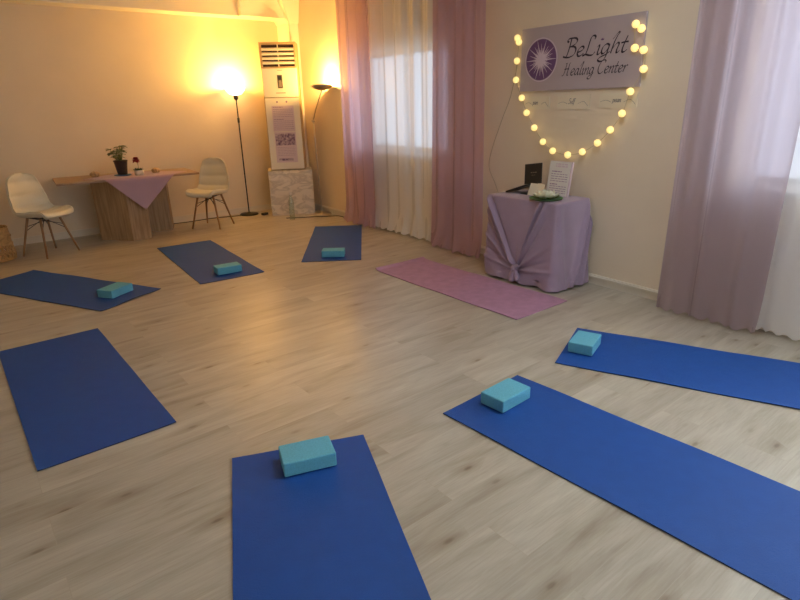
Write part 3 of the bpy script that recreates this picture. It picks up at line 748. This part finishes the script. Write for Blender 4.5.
# black device: upright panel above a slanted stand
t = thing('tablet_stand', 'black panel propped above a slanted black stand on the draped table', 'tablet', (3.93, 3.10, ZS), WROT)
bm = B(-.10, .09, -.004, .004, 0, .172, bev=.002)
o = link('panel', bm, 'blackp', t); o.location = (-.035, .03, .085); o.rotation_euler = (R(-8), R(-8), 0)
bm = bmesh.new(); sheet_text(bm, -.03, .035, .10, 1, .02, .008, -.0048, rnd); sheet_text(bm, -.02, .02, .075, 1, .02, .004, -.0048, rnd)
link('lettering', bm, 'cord', o)
bm = bmesh.new()
vv = [(-.245, -.09), (-.245, .07), (-.02, .07), (-.02, -.09)]
a = [bm.verts.new((x, y, .001 if x < -.1 else .075)) for x, y in vv]; b = [bm.verts.new((x, y, .014 if x < -.1 else .092)) for x, y in vv]
bm.faces.new(a[::-1]); bm.faces.new(b)
for i in range(4): bm.faces.new((a[i], a[(i + 1) % 4], b[(i + 1) % 4], b[i]))
bmesh.ops.recalc_face_normals(bm, faces=bm.faces)
o = link('slanted_base', bm, 'blackp', t)
bm = bmesh.new(); box(bm, -.10, -.02, -.06, .06, 0, .012); 
prism(bm, [(-.05, -.012), (-.02, -.012), (-.02, .012), (-.05, .012)], .012, .08)
link('foot', bm, 'blackp', t)
# cream card leaning behind the flower
bm = B(-.075, .075, -.002, .002, 0, .105)
o = link('white_card', bm, 'card', loc=(3.86, 3.04, ZS + .002), rotz=WROT); o.rotation_euler = (R(-24), 0, WROT)
tag(o, 'blank cream card leaning behind the white flower', 'card')
# printed board
t = thing('menu_board', 'pale board with lilac printed lines standing at the back of the draped table', 'board', (3.985, 2.90, ZS + .001), WROT)
t.rotation_euler = (R(-9), 0, WROT)
link('board', B(-.115, .115, -.008, .008, 0, .285, bev=.002), 'mat_lilac' if False else 'paper', t)
link('paper', B(-.112, .10, -.0095, -.0078, .004, .282), 'paper_w', t)
bm = bmesh.new(); sheet_text(bm, -.08, .02, .205, 1, .02, .009, -.0102, rnd); sheet_text(bm, -.085, .085, .182, 4, .019, .005, -.0102, rnd)
sheet_text(bm, -.085, -.01, .10, 1, .02, .008, -.0102, rnd); sheet_text(bm, -.085, .085, .082, 4, .018, .005, -.0102, rnd)
link('text_lines', bm, 'ink', t)
bm = bmesh.new(); sheet_text(bm, -.05, .07, .268, 2, .018, .012, -.0102, rnd); link('header_print', bm, 'paper', t)
# lotus
t = thing('lotus_flower', 'white lotus flower resting on a round green leaf plate', 'flower', (3.775, 2.85, ZS))
t.scale = (1.18, 1.18, 1.1)
link('leaf_plate', Lt([(.03, 0), (.08, .001), (.112, .010), (.116, .016), (.108, .014), (.07, .006), (.001, .005)], n=32), 'lotus_leaf', t, smooth=True)
bm = bmesh.new()
def petal(bm, a, r0, tilt, L_, W_):
    d = Vector((math.cos(a), math.sin(a), 0)); s = Vector((-math.sin(a), math.cos(a), 0)); prev = None
    for i in range(8):
        q = i / 7; el = tilt * q; c = d * (r0 + L_ * q * math.cos(el)) + Vector((0, 0, .010 + L_ * q * math.sin(el))); w_ = W_ * math.sin(math.pi * (q * .93 + .05)) * .5
        row = [bm.verts.new(c + s * w_ * k + (Vector((0, 0, 1)) - d * .4) * abs(k) ** 2 * w_ * .5) for k in (-1, -.5, 0, .5, 1)]
        if prev:
            for k in range(4): bm.faces.new((prev[k], prev[k + 1], row[k + 1], row[k]))
        prev = row
for r0, til, L_, n_, o_ in ((.015, .45, .085, 10, 0), (.01, .85, .078, 9, .3), (.006, 1.15, .068, 7, .1), (.002, 1.4, .058, 5, .5)):
    for k in range(n_): petal(bm, o_ + 2 * math.pi * k / n_, r0, til, L_, .045)
link('petals', bm, 'petal', t, smooth=True)
link('green_sepals', (lambda b_: ([petal(b_, .2 + 2 * math.pi * k / 8, .02, .25, .085, .04) for k in range(8)], b_)[1])(bmesh.new()), 'leaf', t, smooth=True)
link('flower_centre', Lt([(.004, .012), (.016, .02), (.018, .04), (.01, .046)], n=12), 'card', t, smooth=True)

# ------------------------------------------------------------------ wall sign with calligraphic lettering
def stroke(bm, pts, wn, tmin, ang=R(42), y=-.0005, sub=7, close=False, th=.0012, shear=0, sc=1, ox=0, oz=0):
    P = [Vector((p[0], p[1], 0)) for p in pts]
    P = smooth_path(P, sub) if len(P) > 2 else [P[0].lerp(P[1], k / 4) for k in range(5)]
    P = [Vector(((p.x + shear * p.y) * sc + ox, p.y * sc + oz, 0)) for p in P]
    prev = None
    for i, p in enumerate(P):
        d = P[min(i + 1, len(P) - 1)] - P[max(i - 1, 0)]
        if d.length < 1e-6: continue
        d.normalize(); n_ = Vector((-d.y, d.x, 0)); th_ = math.atan2(d.y, d.x)
        h_ = (wn * abs(math.sin(th_ - ang)) + tmin) * sc * .5
        a, b = p + n_ * h_, p - n_ * h_
        row = (bm.verts.new((a.x, y, a.y)), bm.verts.new((b.x, y, b.y)))
        if prev: bm.faces.new((prev[0], prev[1], row[1], row[0]))
        prev = row
GL = {
 'B': (.62, [[(.10, .80), (.02, .86), (.05, .97), (.22, 1.0), (.42, .98), (.52, .86), (.46, .68), (.26, .56), (.17, .54)], [(.26, .56), (.46, .52), (.55, .36), (.50, .12), (.30, .0), (.10, .0), (-.06, .05)], [(.20, .97), (.19, .6), (.16, .25), (.12, .02)]]),
 'e': (.40, [[(.06, .22), (.20, .26), (.32, .36), (.30, .48), (.20, .50), (.08, .38), (.05, .18), (.12, .02), (.24, .02), (.38, .14)]]),
 'L': (.58, [[(.38, .80), (.40, .92), (.32, 1.0), (.20, .94), (.16, .7), (.14, .35), (.08, .06), (-.06, .0)], [(-.06, .02), (.10, .06), (.30, .0), (.46, .02), (.54, .16)]]),
 'i': (.24, [[(.02, .38), (.10, .48), (.12, .40), (.10, .16), (.11, .02), (.18, .02), (.26, .12)]]),
 'g': (.44, [[(.34, .44), (.22, .50), (.08, .38), (.04, .16), (.10, .02), (.22, .08), (.34, .30)], [(.36, .48), (.33, .2), (.30, -.12), (.20, -.34), (.04, -.36), (-.04, -.26), (.06, -.14), (.26, -.04), (.44, .10)]]),
 'h': (.46, [[(.0, .70), (.14, .92), (.20, 1.02), (.24, .98), (.18, .84), (.12, .60), (.08, .25), (.06, 0)], [(.08, .20), (.20, .42), (.30, .50), (.35, .42), (.31, .18), (.32, .02), (.38, .02), (.46, .12)]]),
 't': (.34, [[(.20, .80), (.14, .50), (.10, .18), (.13, .02), (.22, .02), (.32, .12)], [(-.02, .47), (.16, .50), (.30, .50)]]),
 'H': (.74, [[(-.06, .0), (.06, .04), (.14, .30), (.18, .70), (.20, .96), (.10, .92)], [(.56, 1.0), (.48, .92), (.45, .55), (.42, .2), (.46, .02), (.56, .04)], [(.06, .50), (.28, .53), (.52, .52)]]),
 'a': (.44, [[(.34, .44), (.22, .50), (.08, .38), (.04, .16), (.10, .02), (.22, .10), (.34, .36)], [(.36, .50), (.32, .22), (.33, .03), (.40, .03), (.46, .12)]]),
 'l': (.24, [[(.0, .66), (.14, .90), (.20, 1.0), (.23, .92), (.15, .6), (.10, .2), (.13, .02), (.20, .03), (.26, .12)]]),
 'n': (.46, [[(.0, .36), (.09, .48), (.11, .40), (.08, .15), (.06, 0)], [(.09, .24), (.20, .42), (.30, .50), (.35, .42), (.31, .18), (.32, .02), (.38, .02), (.46, .12)]]),
 'C': (.62, [[(.54, .80), (.56, .92), (.44, 1.0), (.24, .92), (.08, .64), (.05, .30), (.16, .04), (.34, .0), (.54, .16)]]),
 'r': (.34, [[(.0, .36), (.09, .48), (.11, .40), (.08, .15), (.06, 0)], [(.09, .22), (.18, .42), (.27, .50), (.33, .44)]]),
 'p': (.44, [[(.0, .38), (.10, .50), (.08, .2), (.02, -.3)], [(.08, .2), (.18, .42), (.30, .48), (.36, .30), (.28, .04), (.10, .04)]]),
 'c': (.36, [[(.32, .40), (.22, .50), (.08, .36), (.05, .16), (.12, .02), (.24, .02), (.36, .14)]]),
 'S': (.5, [[(.44, .86), (.32, 1.0), (.14, .9), (.16, .66), (.36, .44), (.34, .14), (.14, .0), (.0, .12)]]),
 'f': (.3, [[(.34, .9), (.26, 1.0), (.18, .84), (.12, .3), (.04, -.3)], [(.02, .48), (.28, .5)]]),
 ' ': (.30, []),
}
def text(bm, s, x, z, size, total=None, wn=.085, tmin=.022, shear=.22, y=-.0005, climb=0):
    adv = sum(GL[c][0] for c in s); k = (total / (adv * size)) if total else 1
    cx = x
    for c in s:
        for st in GL[c][1]:
            stroke(bm, [(px * k, pz) for px, pz in st], wn, tmin, shear=shear, sc=size, ox=cx, oz=z, y=y)
        cx += GL[c][0] * size * k
    return bm
SY = 2.905
t = thing('wall_sign', 'lilac wall sign with a round burst emblem and black calligraphic lettering', 'sign', (wx(SY) - .002, SY, 1.827), WROT)
link('board', B(-.575, .575, -.022, 0, -.25, .25, bev=.002), 'sign', t)
YF = -.0235
bm = bmesh.new(); text(bm, 'BeLight', -.115, -.005, .138, .565, wn=.095, tmin=.022, y=YF)
link('lettering', bm, 'letter', t)
bm = bmesh.new(); text(bm, 'Healing Center', -.118, -.142, .095, .58, wn=.075, tmin=.028, y=YF)
link('lettering', bm, 'letter', t)
bm = bmesh.new()   # small lotus mark over the i
for k in range(5):
    a = R(30 + 30 * k); c = Vector((.235, 0)); L_ = .020
    v = [(c.x, .092), (c.x + L_ * .5 * math.cos(a + .35), .092 + L_ * .5 * math.sin(a + .35)), (c.x + L_ * math.cos(a), .092 + L_ * math.sin(a)), (c.x + L_ * .5 * math.cos(a - .35), .092 + L_ * .5 * math.sin(a - .35))]
    bm.faces.new([bm.verts.new((x, YF, z)) for x, z in v])
link('lotus_mark', bm, 'emblem', t)
def disc(bm, cx, cz, r0, r1, y, n=64):
    a = [bm.verts.new((cx + r1 * math.cos(2 * math.pi * k / n), y, cz + r1 * math.sin(2 * math.pi * k / n))) for k in range(n)]
    if r0 == 0: bm.faces.new(a); return
    b = [bm.verts.new((cx + r0 * math.cos(2 * math.pi * k / n), y, cz + r0 * math.sin(2 * math.pi * k / n))) for k in range(n)]
    for k in range(n): bm.faces.new((a[k], a[(k + 1) % n], b[(k + 1) % n], b[k]))
EX, EZ = -.352, -.005
bm = bmesh.new(); disc(bm, EX, EZ, 0, .160, YF); em = link('emblem', bm, 'emblem', t)
bm = bmesh.new(); disc(bm, EX, EZ, .164, .172, YF); 
rnd = random.Random(5)
disc(bm, EX, EZ, 0, .020, YF - .0008, 24)
for k in range(40):
    a = 2 * math.pi * k / 40 + rnd.uniform(-.03, .03); L_ = (.155 if k % 4 == 0 else .125 if k % 2 == 0 else rnd.uniform(.07, .11)); hw = .0085 if k % 4 == 0 else .006
    d = Vector((math.cos(a), math.sin(a))); s = Vector((-d.y, d.x))
    v = [Vector((EX, EZ)) + s * hw, Vector((EX, EZ)) - s * hw, Vector((EX, EZ)) + d * L_ - s * .0012, Vector((EX, EZ)) + d * L_ + s * .0012]
    bm.faces.new([bm.verts.new((q.x, YF - .0004 - .00001 * k, q.y)) for q in v])
link('starburst', bm, 'ray', em)

# three small cards below
for (y0, y1, z0, z1, word, lab) in ((3.43, 3.155, 1.425, 1.532, 'pan', 'left'), (3.07, 2.755, 1.422, 1.535, 'Self', 'middle'), (2.665, 2.34, 1.432, 1.538, 'pean', 'right')):
    cy = (y0 + y1) / 2; w_ = y0 - y1
    c = thing('wall_card', 'cream script card under the lilac sign, %s one of the three' % lab, 'card', (wx(cy) - .001, cy, (z0 + z1) / 2), WROT, 'script cards below the sign')
    link('card', B(-w_ / 2, w_ / 2, -.006, 0, -(z1 - z0) / 2, (z1 - z0) / 2), 'card', c)
    bm = bmesh.new()
    text(bm, word, -.045, -.012, .042, wn=.06, tmin=.06, y=-.0068)
    stroke(bm, [(-w_ / 2 + .01, -.008), (-w_ / 4 - .02, .004), (-.055, -.012)], .001, .0016, y=-.0068)
    stroke(bm, [(.05, -.012), (w_ / 4 + .02, .006), (w_ / 2 - .03, -.012), (w_ / 2 - .012, -.03)], .001, .0016, y=-.0068)
    link('script_lettering', bm, 'card_ink', c)

# ------------------------------------------------------------------ string lights
bul = [(3.507, 2.013), (3.489, 1.98), (3.502, 1.83), (3.505, 1.675), (3.428, 1.524), (3.364, 1.399), (3.268, 1.274), (3.163, 1.159), (3.051, 1.088), (2.892, 1.063), (2.75, 1.094), (2.615, 1.17), (2.512, 1.271), (2.425, 1.392), (2.375, 1.546), (2.289, 1.695), (2.305, 1.822), (2.376, 1.84), (2.388, 1.998), (2.339, 1.964)]
ctr = (2.9, 1.6)
t = thing('string_light', 'string of warm glowing ball lights looped around the lilac sign', 'string lights', (wx(2.9), 2.9, 0), WROT)
def loc(y, z, out): return Vector((-(y - 2.9), -out, z))
bp0 = None
for y, z in bul:
    bm = bmesh.new(); bmesh.ops.create_icosphere(bm, subdivisions=3, radius=.027)
    for v in bm.verts:
        d = v.co.normalized(); v.co *= 1 + .05 * math.sin(9 * d.x) * math.sin(9 * d.y + 1) * math.sin(9 * d.z)
    b_ = link('bulb', bm, 'bulb', t, smooth=True); b_.location = loc(y, z, .052)
path = [loc(y + .02, z + .02, .05) if i == 0 else loc(y, z, .05) for i, (y, z) in enumerate(bul)]
link('wire', T(smooth_path(path, 5), .0025, 5), 'wire', t)
cordp = [loc(3.507, 1.83, .03), loc(3.60, 1.55, .006), loc(3.70, 1.337, .006), loc(3.82, 1.06, .006), loc(3.85, .889, .006), loc(3.75, .72, .006), loc(3.66, .50, .006), loc(3.66, .12, .006)]
link('lead', T(smooth_path(cordp, 6), .0025, 5), 'wire', t)
